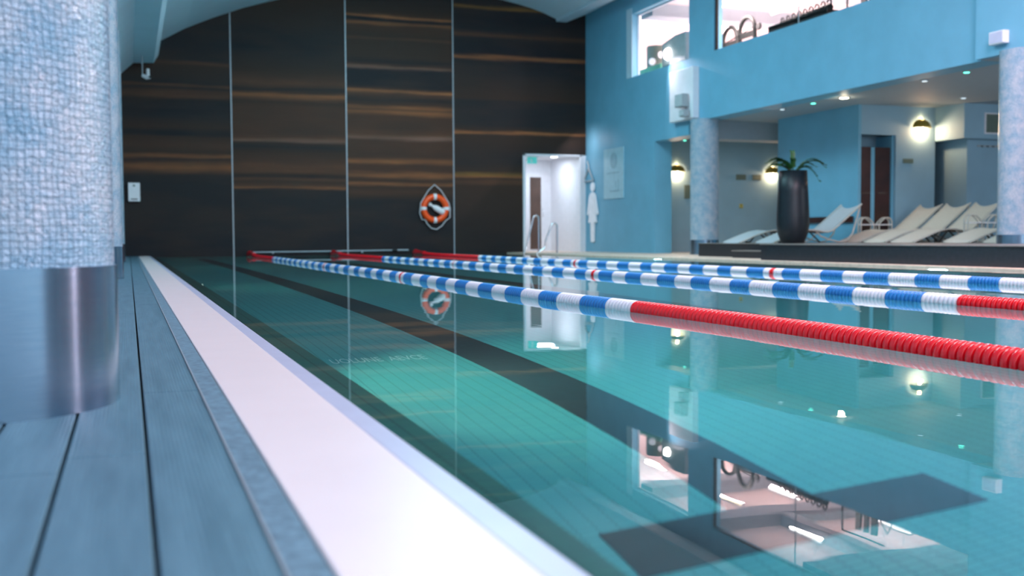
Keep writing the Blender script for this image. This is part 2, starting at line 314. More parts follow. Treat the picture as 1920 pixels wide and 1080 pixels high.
# ------------------------------------------------------------------ the pool basin
PX0, PX1, PY0 = .455, 8.95, .10
m = MB().box(PX0 - .3, PX1 + .3, PY0 - .3, YE + .2, -1.2, -1.0); struct(m.build('pool_floor', 'pool_tile'), 'turquoise tiled pool bottom under the water', 'pool floor')
m = MB().box(PX0 - .2, PX0, PY0 - .2, YE, -1.0, .01)
m.box(PX1, PX1 + .2, PY0 - .2, YE, -1.0, 0.0).box(PX0, PX1, PY0 - .2, PY0, -1.0, .0).box(PX0, PX1, YE - .012, YE + .2, -1.0, -.02)
struct(m.build('pool_wall', 'pool_wall'), 'tiled side walls of the pool basin', 'pool wall')
m = MB().box(PX0, .592, PY0, YE - .012, -1.0, -.16); struct(m.build('pool_ledge', 'ledge_tile'), 'dark green tiled ledge just under the left pool edge', 'pool ledge')
# lane line markings, tiles flush on the bottom
def lane_mark(x, label, g='dark lane lines on the pool bottom'):
    m = MB().box(x - .118, x + .118, 2.18, 23.2, -1.0, -.996).box(x - .455, x + .455, 1.96, 2.18, -1.0, -.996).box(x - .455, x + .455, 23.2, 23.42, -1.0, -.996)
    tag(m.build('lane_line', 'drawn'), label, 'lane marking', g)
lane_mark(1.445, 'dark underwater lane line with T end nearest the white overflow channel')
lane_mark(3.42, 'dark underwater lane line between the first and second lane ropes')
lane_mark(5.35, 'dark underwater lane line between the second and third lane ropes')
lane_mark(7.65, 'dark underwater lane line between the farthest rope and the beige deck')
# water body surface
m = MB().add([(PX0, PY0, 0), (PX1, PY0, 0), (PX1, YE - .012, 0), (PX0, YE - .012, 0)], [(0, 1, 2, 3)])
tag(m.build('pool_water', 'water'), 'calm turquoise pool water mirroring the hall', 'water', kind='stuff')
# underwater lamps in the left basin wall
def pool_lamp(y, label):
    r = empty('underwater_lamp', (.592, y, -.42), label, 'lamp', 'underwater lamps in the left pool wall')
    MB().lathe([(.10, 0), (.12, .004), (.12, .012), (.10, .016)], axis='X').build('ring', 'chrome', r)
    MB().lathe([(.098, .002), (.09, .02)], axis='X').build('lens', 'pool_lamp', r)
for y, lab in ((3.75, 'round underwater lamp by the faint floor lettering'), (9.9, 'round underwater lamp, second from the camera'),
               (16.4, 'round underwater lamp, third from the camera'), (22.6, 'round underwater lamp nearest the dark wood wall')):
    pool_lamp(y, lab)
for y, pw in ((3.85, 38), (9.9, 26), (16.4, 24), (22.6, 24)): area('underwater_light', (.64, y, -.42), (1.5, y - .15, -.98), .2, .2, pw, (1, .90, .62), 2.0)
for y in (3.0, 10, 17): area('underwater_light', (PX1 - .06, y, -.42), (PX1 - 4, y, -.8), .3, .3, 22, (.5, .9, 1))

# ------------------------------------------------------------------ left deck
edges = [.022 - .128 * k for k in range(0, 6)]
m = MB()
js = [1.86, 5.35, 3.3, 6.9, 4.4, 2.6]
for k in range(-1, 6):
    x1 = .148 if k == -1 else edges[k] - .0025; x0 = (.022 + .0025) if k == -1 else (edges[k] - .128 + .0025)
    y = -2.5; j = js[k % 6]
    cuts = [-2.5] + [v for v in (j - 3.6, j, j + 3.6, j + 7.2, j + 10.8, j + 14.4, j + 18) if -2.4 < v < 25.1] + [YE]
    for a, b in zip(cuts[:-1], cuts[1:]): m.box(x0, x1 - .001, a + .002, b - .002, 0, ZD)
o = m.build('floor', 'deck', bevel=.002); struct(o, 'blue-grey grooved deck boards along the left of the pool', 'floor')
m = MB().box(-.8, .148, -2.6, YE, -.05, -.002); struct(m.build('floor_base', 'black_rubber'), 'dark gap under the deck boards', 'floor base')
m = MB().box(.150, .196, YB, YE, -.05, ZD + .001); struct(m.build('trim_1', 'galv', bevel=.002), 'narrow blue-grey metal strip beside the deck boards', 'edge strip')
m = MB().box(.1475, .1505, YB, YE, -.04, ZD + .004); struct(m.build('trim_2', 'alu'), 'thin bright metal lip between boards and strip', 'edge strip')
m = MB().box(.198, .398, YB, YE - .01, 0, ZD + .004); tag(m.build('overflow_channel_cover', 'grate', bevel=.003), 'long smooth white cover running along the left pool edge', 'channel cover')
m = MB().box(.400, .449, YB, YE, -.06, ZD); struct(m.build('trim_3', 'rim', bevel=.004), 'pale lilac rim stone beside the water', 'pool rim')
m = MB().box(.449, .4555, YB, YE, -.06, .014); struct(m.build('trim_4', 'edge_tile'), 'thin blue tile edge at the waterline', 'pool rim')
# ------------------------------------------------------------------ right deck and lounge platform
m = MB().box(PX1, 17.2, YB, YE + 3, -.25, ZD); struct(m.build('floor_right', 'deck_beige', bevel=.006), 'beige stone deck right of the pool', 'floor')
ZP = .27
m = MB().box(9.10, 17, 2, 14.02, ZD, ZP - .012).box(10.10, 17, 14.02, 17.66, ZD, ZP - .012)
struct(m.build('lounge_platform', 'platform'), 'raised dark platform carrying the loungers', 'platform')
m = MB().box(9.085, 17, 2, 14.035, ZP - .012, ZP).box(10.085, 17, 14.035, 17.675, ZP - .012, ZP)
struct(m.build('lounge_platform_top', 'platform_top'), 'thin pale top of the raised platform', 'platform top')
st = empty('platform_step', (9.85, 14.95, ZD), 'low dark step with pale tread at the notch in the platform', 'step')
MB().box(-.1, .24, -.92, .95, 0, .11).build('riser', 'platform', st); MB().box(-.11, .24, -.92, .96, .11, .128).build('tread', 'platform_top', st)

# ------------------------------------------------------------------ end wall with door alcove, vault, main walls
vault = [(-.8, 3.42), (-.06, 4.097), (.176, 4.32), (.603, 4.335), (.709, 4.52), (.749, 4.833), (1.3, 5.15), (1.911, 5.426), (2.6, 5.70), (3.35, 5.93), (4.3, 6.16), (5.3, 6.33),
         (6.2, 6.42), (7.1, 6.46), (8.0, 6.42), (8.843, 6.31), (9.3, 6.23), (9.62, 6.16), (9.98, 6.055), (10.302, 5.925), (10.316, 5.862), (10.595, 5.862), (XW, 6.085)]
pts = vault + [(XW + .3, 6.2), (XW + .3, 6.9), (-1, 6.9), (-1, 3.4)]
m = MB()
n = len(vault)
vs = [(x, y, z) for y in (YB, YE + .02) for x, z in vault]
m.add(vs, [(i, i + 1, n + i + 1, n + i) for i in range(n - 1)], False)
vs2 = [(x, y, z + .15) for y in (YB, YE + .02) for x, z in vault]
m.add(vs2, [(i + 1, i, n + i, n + i + 1) for i in range(n - 1)], False)
m.add([(vault[i][0], y, vault[i][1] + d) for i in range(n) for d in (0, .15) for y in (YB,)], [(2 * i, 2 * i + 1, 2 * i + 3, 2 * i + 2) for i in range(n - 1)])
struct(m.build('ceiling', 'paint_ceiling'), 'pale blue arched ceiling over the pool', 'ceiling')
# dark wood wall : full width above the alcove head, left part to the floor
AX0, AX1, AZ = 9.388, 10.98, 2.513
m = MB().box(-.8, AX0, YE, YE + .2, -1.1, 6.6).box(AX0, XW + .02, YE, YE + .2, AZ, 6.6)
struct(m.build('wall_far', 'wood_wall'), 'dark streaked wood-panel wall at the end of the pool', 'wall')
for i, x in enumerate((2.27, 4.92, 7.57)):
    m = MB().box(x - .013, x + .013, YE - .015, YE, 0.0, 6.5); struct(m.build('trim_%d' % (5 + i), 'alu'), 'slim pale metal joint strip on the dark wood wall', 'trim')
m = MB().box(-.85, -.8, YB, YE + .1, -.05, 3.6); struct(m.build('wall_left', 'paint_ceiling'), 'pale blue wall behind the left columns', 'wall')
m = MB().box(-.85, 17.2, YB - .2, YB, -.3, 6.9); struct(m.build('wall_back', 'paint_ceiling'), 'pale blue wall behind the camera', 'wall')
# alcove shell
m = MB().box(AX0 - .1, AX0, YE + .2, 27.3, 0, AZ + .1).box(AX1, XW, YE + .02, 27.3, 0, AZ + .05).box(AX0, AX1, 27.3, 27.4, 0, AZ + .1).box(AX0 - .1, AX1 + .1, YE + .2, 27.4, AZ, AZ + .1)
struct(m.build('wall_alcove', 'white_paint'), 'white walls of the lit doorway recess', 'wall')
m = MB().box(AX0 - .0, AX0 + .07, YE - .02, YE + .2, ZD, AZ).box(AX0, AX1 + .02, YE - .02, YE + .18, AZ - .05, AZ).box(AX1 - .03, AX1 + .03, YE - .02, YE + .2, ZD, AZ)
struct(m.build('trim_8', 'white_paint', bevel=.004), 'white frame around the doorway recess', 'trim')
d = empty('door_1', (10.15, 27.3, ZD), 'white door with a tall brown glass strip in the lit recess', 'door'); d['kind'] = 'structure'
MB().box(-.05, .62, -.045, 0, 0, 2.15).build('leaf', 'white_paint', d); MB().box(.2, .52, -.055, -.045, .05, 2.02).build('glass_strip', 'brown_glass', d)
MB().tube([(.56, -.05, .95), (.56, -.10, .95), (.56, -.10, 1.15), (.56, -.05, 1.15)], .009).build('handle', 'chrome', d)

# right main wall with openings
def wall_piece(name, boxes, mat, label, cat='wall'):
    m = MB()
    for bx in boxes: m.box(*bx)
    return struct(m.build(name, mat), label, cat)
T = .42; T2 = .2
wall_piece('wall_right', [(XW, XW + T, 21.41, YE + .2, ZD, 4.12),                 # solid bay by the doorway
    (XW, XW + T, 19.88, 21.41, 2.53, 4.12), (XW, XW + T2, 22.55, YE + .2, 4.12, 5.57),
    (XW, XW + T, 11.73, 19.88, 2.79, 4.12), (XW, XW + T2, 18.88, 19.88, 4.12, 5.57), (XW, XW + T2, 11.73, YE + .2, 5.57, 6.3)],
    'paint_blue', 'blue upper wall and balcony front right of the pool')
wall_piece('wall_right_near', [(XW - .10, XW + T, YB, 11.73, 2.80, 6.3)], 'paint_blue', 'blue pier and wall above the near right column')
# window_1 reveals a slightly paler surround
for i, (y0, y1) in enumerate(((19.88, 22.55), (11.73, 18.88))):
    fw = (.02, .05)[i]; fx = (XW + .14, XW + .03)[i]; m = MB().box(fx, fx + .05, y1 - fw, y1, 4.12, 5.57).box(fx, fx + .05, y0, y0 + fw, 4.12, 5.57).box(fx, fx + .05, y0, y1, 4.12, 4.13).box(fx, fx + .05, y0, y1, 5.54, 5.57)
    f = m.build('window_%d' % (i + 1), 'black_metal' if i else 'paint_ceiling'); struct(f, ('wide dark-framed' if i else 'narrow') + ' interior window of the upper gym', 'window')
    if i:
        MB().box(fx + .015, fx + .035, 16.07, 16.082, 4.13, 5.55).build('mullion', 'grey_plastic', f)
    MB().box(fx + .02, fx + .03, y0 + fw, y1 - fw, 4.13, 5.54).build('pane', 'pane', f)
m = MB().box(XW - .006, XW + .0, 22.55, 22.84, 4.12, 5.72); struct(m.build('trim_9', 'paint_ceiling'), 'paler painted band left of the small gym window', 'trim')

# ------------------------------------------------------------------ columns
def column(x, y, z0, z1, label, r=.29, zb=None):
    c = MB().lathe([(r, (zb or z0 + .3)), (r, (z0 + z1) / 2), (r, z1)], (0, 0, 0), 72, uv=True).build('column', 'mosaic', loc=(x, y, 0))
    struct(c, label, 'column')
    MB().lathe([(r + .006, z0), (r + .006, (zb or z0 + .3))], (0, 0, 0), 72, uv=True).build('base_cladding', 'steel', c)
column(-.322, 2.545, ZD, 3.8, 'large mosaic column with steel base nearest the camera at left', .29)
column(-.345, 10.6, ZD, 3.8, 'mosaic column second along the left deck', .29)
column(-.355, 18.7, ZD, 3.8, 'mosaic column third along the left deck', .29)
column(11.20, 19.35, ZD, 2.80, 'mosaic column left of the tall black planter', .29)
column(11.16, 11.02, ZP, 2.82, 'mosaic column at the right edge on the platform', .29, ZP + .12)

# ------------------------------------------------------------------ lower lounge shell
wall_piece('ceiling_lounge', [(XW + T, 17.2, 2, 24, 2.79, 2.9), (XW, XW + T, 2, 11.73, 2.795, 2.81)], 'paint_grey', 'grey-white lounge ceiling under the balcony', 'ceiling')
wall_piece('trim_10', [(XW + .3, 17, 19.45, 19.95, 2.42, 2.79), (XW + .3, 17, 20.9, 21.3, 2.62, 2.79)], 'paint_grey', 'grey ceiling beams in the rear lounge', 'beam')
# block with the wooden doors
wall_piece('wall_lounge_side', [(12.60, 12.664, 16.24, 18.8, ZD, 2.79)], 'paint_blue', 'bright blue side of the partition block')
wall_piece('wall_lounge', [(12.664, 13.44, 16.24, 16.30, 2.25, 2.79), (13.44, 14.34, 16.24, 16.30, ZD, 2.79),
    (12.664, 14.34, 18.7, 18.8, ZD, 2.79), (12.664, 13.9, 16.75, 16.8, ZD, 2.79)], 'paint_lounge', 'blue partition block behind the cream loungers')
wall_piece('wall_bulkhead', [(14.34, 17.2, 15.5, 18.8, 2.16, 2.79), (14.62, 17.2, 15.72, 18.8, ZP, 2.16)], 'paint_lounge', 'blue boxed-out wall right of the wall lamp')
wall_piece('wall_lounge_rear', [(XW + T, 17.2, 22.4, 22.5, ZD, 2.79), (17.0, 17.2, 2, 22.5, ZD, 6.3)], 'paint_lounge', 'grey-blue rear wall of the lounge')
for x0, x1, lab in ((12.672, 12.955, 'left tall red-brown wooden locker door'), (13.05, 13.385, 'right tall red-brown wooden locker door')):
    d = MB().box(x0, x1, 16.33, 16.37, ZP, 2.03).build('locker_door', 'wood_door', bevel=.004); tag(d, lab + ' in the partition opening', 'door')
    MB().box((x0 + x1) / 2 - .1, (x0 + x1) / 2 + .1, 16.322, 16.33, 1.16, 1.20).build('handle', 'brown_glass', d)
m = MB().box(12.958, 13.045, 16.34, 16.37, ZP, 2.03).box(13.40, 13.44, 16.30, 16.75, ZP, 2.25); struct(m.build('trim_11', 'paint_blue'), 'light blue jambs of the partition opening', 'trim')
# brown rail on the blue partition
r = empty('wall_rail', (12.58, 17.0, .64), 'dark brown horizontal rail on the blue partition wall', 'rail')
MB().box(-.03, .0, -.66, .75, 0, .115).build('board', 'wood_door', r, bevel=.004); MB().box(0, .02, -.5, -.4, .02, .1).build('bracket', 'black_metal', r); MB().box(0, .02, .4, .5, .02, .1).build('bracket', 'black_metal', r)

# ------------------------------------------------------------------ upper gym
wall_piece('wall_gym', [(16.6, 16.7, 8, 27, 3.4, 6.3), (XW + T, 16.7, 26.2, 26.3, 3.4, 6.3)], 'gym_wall', 'pale pink-white walls of the upper gym')
wall_piece('wall_gym_front', [(XW + T, 16.7, 11.5, 11.6, 3.4, 6.3)], 'paint_dimmed', 'blue end wall of the upper gym')
wall_piece('floor_gym', [(XW + T, 17, 8, 26.3, 3.35, 3.45)], 'gym_wall', 'pale floor of the upper gym', 'floor')
wall_piece('ceiling_gym', [(XW + T - .1, 17, 16.04, 26.3, 5.78, 5.9)], 'gym_wall', 'white ceiling of the upper gym', 'ceiling')
wall_piece('ceiling_gym_front', [(XW + T2, 17, 8, 16.04, 5.46, 5.9)], 'paint_dimmed', 'lower blue ceiling at the front of the upper gym', 'ceiling')
wall_piece('trim_12', [(XW + .35, 16.6, 19.15, 19.8, 5.50, 5.78), (XW + .35, 16.6, 22.2, 22.8, 5.50, 5.78), (12.95, 13.20, 16.04, 19.15, 5.52, 5.78)], 'paint_grey', 'grey ceiling beams of the upper gym', 'beam')
gl = (('white tube light over the gym window, nearest of the left run', 12.36, 16.92, 17.96, 'tube'), ('warm white tube light behind the arched gym frames', 12.5, 19.96, 20.9, 'tube_warm'),
      ('white tube light above the kettlebell rack', 14.46, 16.9, 17.9, 'tube'), ('white tube light seen through the gym window above the rack', 14.0, 19.95, 21.2, 'tube'))
for lab, x, y0, y1, mt in gl:
    b = MB().box(x - .07, x + .07, y0, y1, 5.50, 5.53).build('tube_light', 'white_plastic'); tag(b, lab, 'light', 'tube lights in the upper gym')
    MB().tube([(x, y0 + .02, 5.485), (x, y1 - .02, 5.485)], .02, 8).build('tube', mt, b)
    MB().box(x - .01, x + .01, y0 + .2, y0 + .22, 5.53, 5.78).build('hanger', 'white_plastic', b); MB().box(x - .01, x + .01, y1 - .22, y1 - .2, 5.53, 5.78).build('hanger', 'white_plastic', b)
for x, y in ((12.36, 17.44), (12.5, 20.43), (14.46, 17.4), (14.0, 20.6), (12.5, 24.0), (14.6, 24.0)): area('gym_light', (x, y, 5.44), (x, y, 3), .08, 1.0, 175, (1, .76, .75)); area('gym_light_up', (x, y, 5.545), (x, y, 9), .1, 1.0, 90, (1, .78, .77))

# arched gym frames
def arch_frame(y, x, label, w=.62, top=5.12):
    r = empty('gym_arch_frame', (x, y, 3.45), label, 'exercise frame')
    zt = top - 3.45; R = w / 2
    pts = [(0, -R, 0), (0, -R, zt - R)] + arc((0, zt - R), R, PI, 0, 10, 'YZ')[1:-1] + [(0, R, zt - R), (0, R, 0)]
    MB().tube(pts, .05).build('arch', 'black_metal', r)
    MB().box(-.03, .03, -R, R, zt - .44, zt - .32).build('crossbar', 'black_metal', r)
    MB().tube([(-.1, R + .22, zt - .42), (.1, -R - .02, zt - .18)], .012).build('bar', 'black_metal', r)
    for k in (0, 1): MB().lathe([(.07, -.03), (.085, -.01), (.085, .01), (.07, .03)], (0, -R - .16, zt - .28 - .33 * k), 20, 'X').tube([(0, -R, zt - .28 - .33 * k), (0, -R - .12, zt - .28 - .33 * k)], .012).build('weight_disc', 'black_rubber', r)
    MB().box(-.35, .35, -.04, .04, 0, .05).build('foot', 'black_metal', r)
arch_frame(20.30, 12.8, 'black arched gym frame nearer the wide window, discs on its right side', .60, 5.17)
arch_frame(21.25, 12.95, 'black arched gym frame nearest the window pilaster', .60, 5.13)
# kettlebell rack
rk = empty('kettlebell_rack', (12.25, 17.4, 3.45), 'long black rack of kettlebells behind the wide gym window', 'rack')
MB().box(-.2, .2, -.95, .95, 1.02, 1.07).build('upper_shelf', 'black_metal', rk, bevel=.006)
MB().box(-.24, .18, -.85, .85, .45, .5).build('lower_shelf', 'black_metal', rk)
MB().box(-.20, -.185, -.95, .95, .94, 1.1).build('front_rail', 'black_metal', rk)
for y in (-.72, .72): MB().box(-.05, .05, y - .05, y + .05, 0, 1.02).build('leg', 'black_metal', rk)
def kettlebell(y, s, label):
    r = empty('kettlebell', (12.22, y, 4.5225), label, 'kettlebell', 'kettlebells in a row on the black rack')
    MB().ball((0, 0, .045 * s), .05 * s, 12, .9).build('body', 'black_metal', r)
    a = [(0, .038 * s * math.cos(t), .085 * s + .05 * s * math.sin(t)) for t in [PI * k / 8 for k in range(-1, 10)]]
    MB().tube(a, .011 * s, 6).build('handle', 'black_metal', r)
for k in range(9): kettlebell(18.10 - .185 * k, 1.25 + .05 * k, 'black kettlebell number %s from the left end of the rack' % ('one two three four five six seven eight nine'.split()[k]))
# exercise machine with dark panels, hanging straps
em = empty('exercise_machine', (12.70, 15.95, 3.45), 'dark exercise machine at the right of the gym window', 'exercise machine')
MB().tube([(0, .78, 0), (0, .78, 1.75)], .02).tube([(0, .78, 1.75), (0, -.4, 1.75)], .02).build('upright', 'black_metal', em)
for k, (dy, wd) in enumerate(((.3, .14), (.08, .12), (-.14, .16))): MB().prism([(dy - wd / 2, 1.6), (dy + wd / 2, 1.62), (dy + wd / 2 - .02, .9), (dy - wd / 2 - .02, .88)], -.02, .02, 'X').build('strap_panel', 'black_rubber', em)
MB().tube([(0, -.3, 1.3), (0, -.5, 1.5), (0, -.62, 1.3)], .012).build('hose', 'black_rubber', em)
MB().box(-.1, .3, -.5, .85, 0, .06).build('base', 'black_metal', em)
# gym tower with round discs and green mat
tw = empty('storage_tower', (12.3, 23.6, 3.45), 'dark round storage tower with pale discs in the small gym window', 'storage tower')
MB().lathe([(.24, 0), (.24, 1.58), (.225, 1.62)], n=32).build('drum', 'tower', tw)
for (a, z, mt) in ((-2.45, 1.22, 'gym_wall'), (-2.45, 1.02, 'tube_warm'), (-1.55, 1.38, 'white_plastic'), (-2.45, .86, 'orange')):
    MB().lathe([(.085, -.01), (.085, .012)], n=20, axis='X').build('disc', mt if mt != 'tube_warm' else 'gym_wall', tw, loc=(.24 * math.cos(a) * 1.02, .24 * math.sin(a) * 1.02, z)).rotation_euler.z = a
gb = empty('gym_bench', (11.85, 22.75, 3.45), 'green padded gym bench low in front of the round storage tower', 'gym bench')
MB().box(-.15, .15, -.5, .6, .80, .98).build('pad', 'green_gear', gb, bevel=.02)
for yy in (-.4, .5): MB().box(-.1, .1, yy - .03, yy + .03, 0, .80).build('leg', 'black_metal', gb)

# floodlight housing in front of the small window
fl = empty('floodlight', (11.32, 20.52, 4.122), 'grey box floodlight shining brightly below the small gym window', 'floodlight')
MB().prism([(-.5, 0), (.55, .0), (.55, .50), (-.05, .60), (-.5, .60)], -.2, .2, 'X').build('housing', 'grey_plastic', fl, bevel=.01)
MB().lathe([(.13, 0), (.11, -.05), (.03, -.09)], (-.2, .26, .24), 20, 'X').build('lens', 'spot', fl)
area('floodlight_beam', (10.86, 20.8, 4.36), (11.04, 20.0, 3.2), .12, .12, 9, (1, .86, .94), 1.5)
# white panel below with two speakers
wp = MB().box(XW - .14, XW, 19.45, 20.47, 2.84, 3.90).build('white_wall_panel', 'white_paint', bevel=.006); tag(wp, 'square white panel on the blue wall under the floodlight', 'wall panel')
for lab, y, z, sx, sz in (('larger grey loudspeaker on the white wall panel', 19.78, 3.09, .17, .27), ('smaller grey box under the loudspeaker on the white panel', 19.66, 2.88, .1, .14)):
    s = empty('loudspeaker' if sz > .2 else 'junction_box', (XW - .14, y, z), lab, 'loudspeaker' if sz > .2 else 'box')
    MB().box(-.16, -.02, -sx, sx, 0, sz).build('cabinet', 'grey_plastic', s, bevel=.01); MB().box(-.17, -.16, -sx + .02, sx - .02, .02, sz - .02).build('grille', 'sling_grey', s)
    MB().box(-.02, 0, -.04, .04, .05, sz - .05).build('bracket', 'alu', s)
s = empty('loudspeaker', (XW - .1, 11.26, 2.93), 'small white loudspeaker above the right edge column', 'loudspeaker')
MB().box(-.10, 0, -.13, .13, 0, .17).build('cabinet', 'white_plastic', s, bevel=.008); MB().box(-.105, -.10, -.11, .11, .015, .155).build('grille', 'rim', s)

# ------------------------------------------------------------------ lounge ceiling lights
def downlight(x, y, z, mt, label, r=.07):
    b = MB().lathe([(r, -.012), (r + .02, -.006), (r + .02, 0)], (0, 0, 0), 24).build('downlight', 'alu', loc=(x, y, z)); tag(b, label, 'downlight', 'downlights in the lounge ceiling')
    MB().lathe([(r * .8, -.018), (r * .8, -.011)], (0, 0, 0), 20).build('lens', mt, b)
for a in ((11.72, 15.5, 2.79, 'spot_warm', 'bright warm downlight lit under the balcony edge', .09), (11.66, 16.3, 2.79, 'spot_green', 'small green-lit ceiling sensor left of the bright downlight', .05),
          (11.65, 17.25, 2.79, 'spot_dim', 'small dim downlight nearest the left lounge column', .05), (11.66, 13.45, 2.79, 'spot_dim', 'small dim downlight right of the bright one under the balcony', .05),
          (11.64, 12.55, 2.79, 'spot_green', 'green-lit ceiling sensor nearest the right edge column', .05), (13.76, 14.9, 2.79, 'spot_dim', 'unlit downlight deep in the lounge above the loungers', .05),
          (11.6, 20.9, 2.53, 'spot_green', 'green ceiling light in the passage left of the mosaic column', .04)): downlight(*a)
m = MB().box(XW, XW + T, 19.95, 21.41, 2.53, 2.54)
point('downlight_glow', (11.72, 15.5, 2.72), 2.5, (1, .82, .55), .05)
b = MB().lathe([(.10, -.012), (.12, 0)], (0, 0, 0), 24).build('downlight', 'alu', loc=(10.5, 25.85, AZ)); tag(b, 'bright round downlight in the white doorway recess', 'downlight')
MB().lathe([(.085, -.02), (.085, -.011)], (0, 0, 0), 20).build('lens', 'spot', b)
area('wallwash', (10.6, 24.75, 2.9), (11.1, 24.8, 2.3), .3, .3, 4, (1, .85, .9))
# wall lamps : half-dome shades
def wall_lamp(x, y, z, label, power=22, ry=.2):
    r = empty('wall_lamp', (x, y, z), label, 'wall lamp', 'half-dome wall lamps of the lounge')
    m = MB(); vs = []; fs = []; N = 14; Rr = ry
    for j in range(6):
        el = (PI / 2) * j / 5 * .92
        for i in range(N + 1):
            a = PI * i / N; vs.append((Rr * math.cos(a) * math.cos(el), -.02 - .12 * math.sin(a) * math.cos(el), .16 * math.sin(el)))
    for j in range(5):
        for i in range(N): fs.append((j * (N + 1) + i, j * (N + 1) + i + 1, (j + 1) * (N + 1) + i + 1, (j + 1) * (N + 1) + i))
    m.add(vs, fs, True); s = m.build('shade', 'olive', r); so = s.modifiers.new('solid', 'SOLIDIFY'); so.thickness = .006
    MB().ball((0, -.05, .01), .025, 10).build('bulb', 'lamp_warm', r)
    MB().box(-.03, .03, -.012, 0, -.02, .05).build('wall_plate', 'alu', r)
    point('wall_lamp_glow', (x, y - .07, z - .045), power, (1, .60, .34), .04); point('wall_lamp_glow', (x, y - .05, z + .17), power * .05, (1, .62, .3), .03)
wall_lamp(14.0, 16.24, 2.40, 'lit half-dome wall lamp beside the red-brown locker doors')
wall_lamp(12.21, 22.4, 1.93, 'lit half-dome wall lamp left of the mosaic column', 22, .21)
wall_lamp(14.84, 22.4, 1.93, 'lit wall lamp partly hidden by the planter leaves', 22, .21)
# plaques, signs
def plaque(x0, x1, y, z0, z1, mt, name, label, cat='sign', t=.015):
    o = MB().box(x0, x1, y - t, y, z0, z1).build(name, mt, bevel=.002); return tag(o, label, cat)
plaque(13.60, 13.83, 16.24, 1.735, 1.82, 'sign_grey', 'plaque', 'small dull green plaque below the lamp by the locker doors')
plaque(13.83, 14.10, 22.4, 1.76, 1.89, 'sign_grey', 'plaque', 'left of two small dark plaques on the rear lounge wall')
plaque(14.28, 14.53, 22.4, 1.76, 1.89, 'sign_grey', 'plaque', 'right of two small dark plaques, nearer the planter')
p = plaque(13.93, 14.02, 22.4, 1.08, 1.18, 'yellow', 'warning_sticker', 'tiny yellow and black sticker low on the rear lounge wall')
MB().box(13.95, 14.0, 22.382, 22.385, 1.15, 1.165).box(13.965, 13.985, 22.382, 22.385, 1.09, 1.11).build('print', 'black_rubber', p)
plaque(12.42, 12.62, 22.4, 1.30, 1.62, 'sign_grey', 'notice', 'grey-green notice right of the passage wall lamp')
# grille panel on the bulkhead
v = MB().box(14.80, 15.55, 15.48, 15.5, 2.245, 2.63).build('air_vent', 'white_paint'); tag(v, 'white-framed dark green air vent high on the bulkhead', 'air vent')
MB().box(14.83, 15.52, 15.475, 15.48, 2.27, 2.605).build('louvre', 'sign_grey', v)
h = MB().box(14.85, 15.5, 15.70, 15.72, 2.03, 2.06).build('coat_rail', 'grey_plastic'); tag(h, 'slim grey coat rail with hooks under the bulkhead', 'coat rail')
for k in range(5): MB().tube([(14.92 + .13 * k, 15.70, 2.05), (14.92 + .13 * k, 15.66, 2.02), (14.92 + .13 * k, 15.65, 2.05)], .006, 6).build('hook', 'black_metal', h)
# exit sign and pictograms by the doorway
e = empty('exit_sign', (9.76, 25.55, 2.29), 'small green exit sign hanging in the doorway recess', 'exit sign')
MB().box(-.13, .13, -.015, .015, 0, .17).build('face', 'green_sign', e); MB().box(-.13, .13, -.03, .03, .17, .205).build('housing', 'white_plastic', e); MB().box(-.01, .01, -.01, .01, .205, .223).build('stem', 'alu', e)
MB().ball((-.03, -.017, .125), .012, 8).tube([(-.03, -.017, .11), (-.015, -.017, .07), (.01, -.017, .03)], .008, 6).tube([(-.015, -.017, .07), (-.045, -.017, .03)], .007, 6).tube([(-.05, -.017, .09), (.0, -.017, .095)], .006, 6).build('pictogram', 'white_plastic', e)
X = XW - .03
# person silhouette relief on wall (outline in Y,Z), thickness .03
def silhouette(pts, name, mt, t=.03): return MB().prism([(y, z) for y, z in pts], X - .01, X - .01 + t, 'X').build(name, mt, bevel=.004)
body = [(0, 1.27), (.10, 1.25), (.17, 1.18), (.22, 1.0), (.30, .72), (.27, .69), (.235, .70), (.16, .95), (.19, .62), (.23, .50), (.10, .50), (.09, .02), (.06, 0), (.01, 0)]
outl = [(a, b) for a, b in body] + [(-a, b) for a, b in body[::-1][:-1]]
pg = empty('person_pictogram', (0, 24.75, .27), 'pale relief figure of a person on the blue wall', 'pictogram')
MB().prism([(-a * 1.15, b) for a, b in outl], XW - .045, XW - .012, 'X').build('body', 'relief', pg, bevel=.004)
MB().lathe([(.11, XW - .045), (.12, XW - .035), (.12, XW - .012)], (0, 0, 1.40), 24, 'X').build('head', 'relief', pg)
MB().box(XW - .012, XW, -.03, .03, .8, 1.0).build('spacer', 'black_metal', pg)
hg = empty('hanger_pictogram', (0, 25.0, 1.83), 'grey coat hanger relief above the pale figure', 'pictogram')
MB().tube([(XW - .03, -.30, .0), (XW - .03, .30, .0), (XW - .03, 0, .33)], .024, 8, closed=True).tube([(XW - .03, 0, .33), (XW - .03, .0, .42), (XW - .03, .06, .46), (XW - .03, .06, .52)], .02, 8).build('outline', 'sling_grey', hg)
MB().box(XW - .02, XW, -.02, .02, -.02, .02).build('spacer', 'black_metal', hg)
sg = MB().box(XW - .02, XW, 22.98, 24.1, 1.33, 2.55).build('notice_board', 'plate', bevel=.003); tag(sg, 'large pale notice board on the blue wall by the doorway', 'notice board')
MB().lathe([(.2, XW - .024), (.2, XW - .02)], (0, 23.52, 2.25), 16, 'X').box(XW - .024, XW - .02, 23.2, 23.9, 1.94, 1.97).build('print', 'plate_mark', sg)
MB().box(XW - .024, XW - .02, 23.25, 23.28, 1.5, 1.8).box(XW - .024, XW - .02, 23.25, 23.75, 1.5, 1.53).box(XW - .024, XW - .02, 23.4, 23.42, 1.6, 1.75).build('print', 'plate_mark', sg)

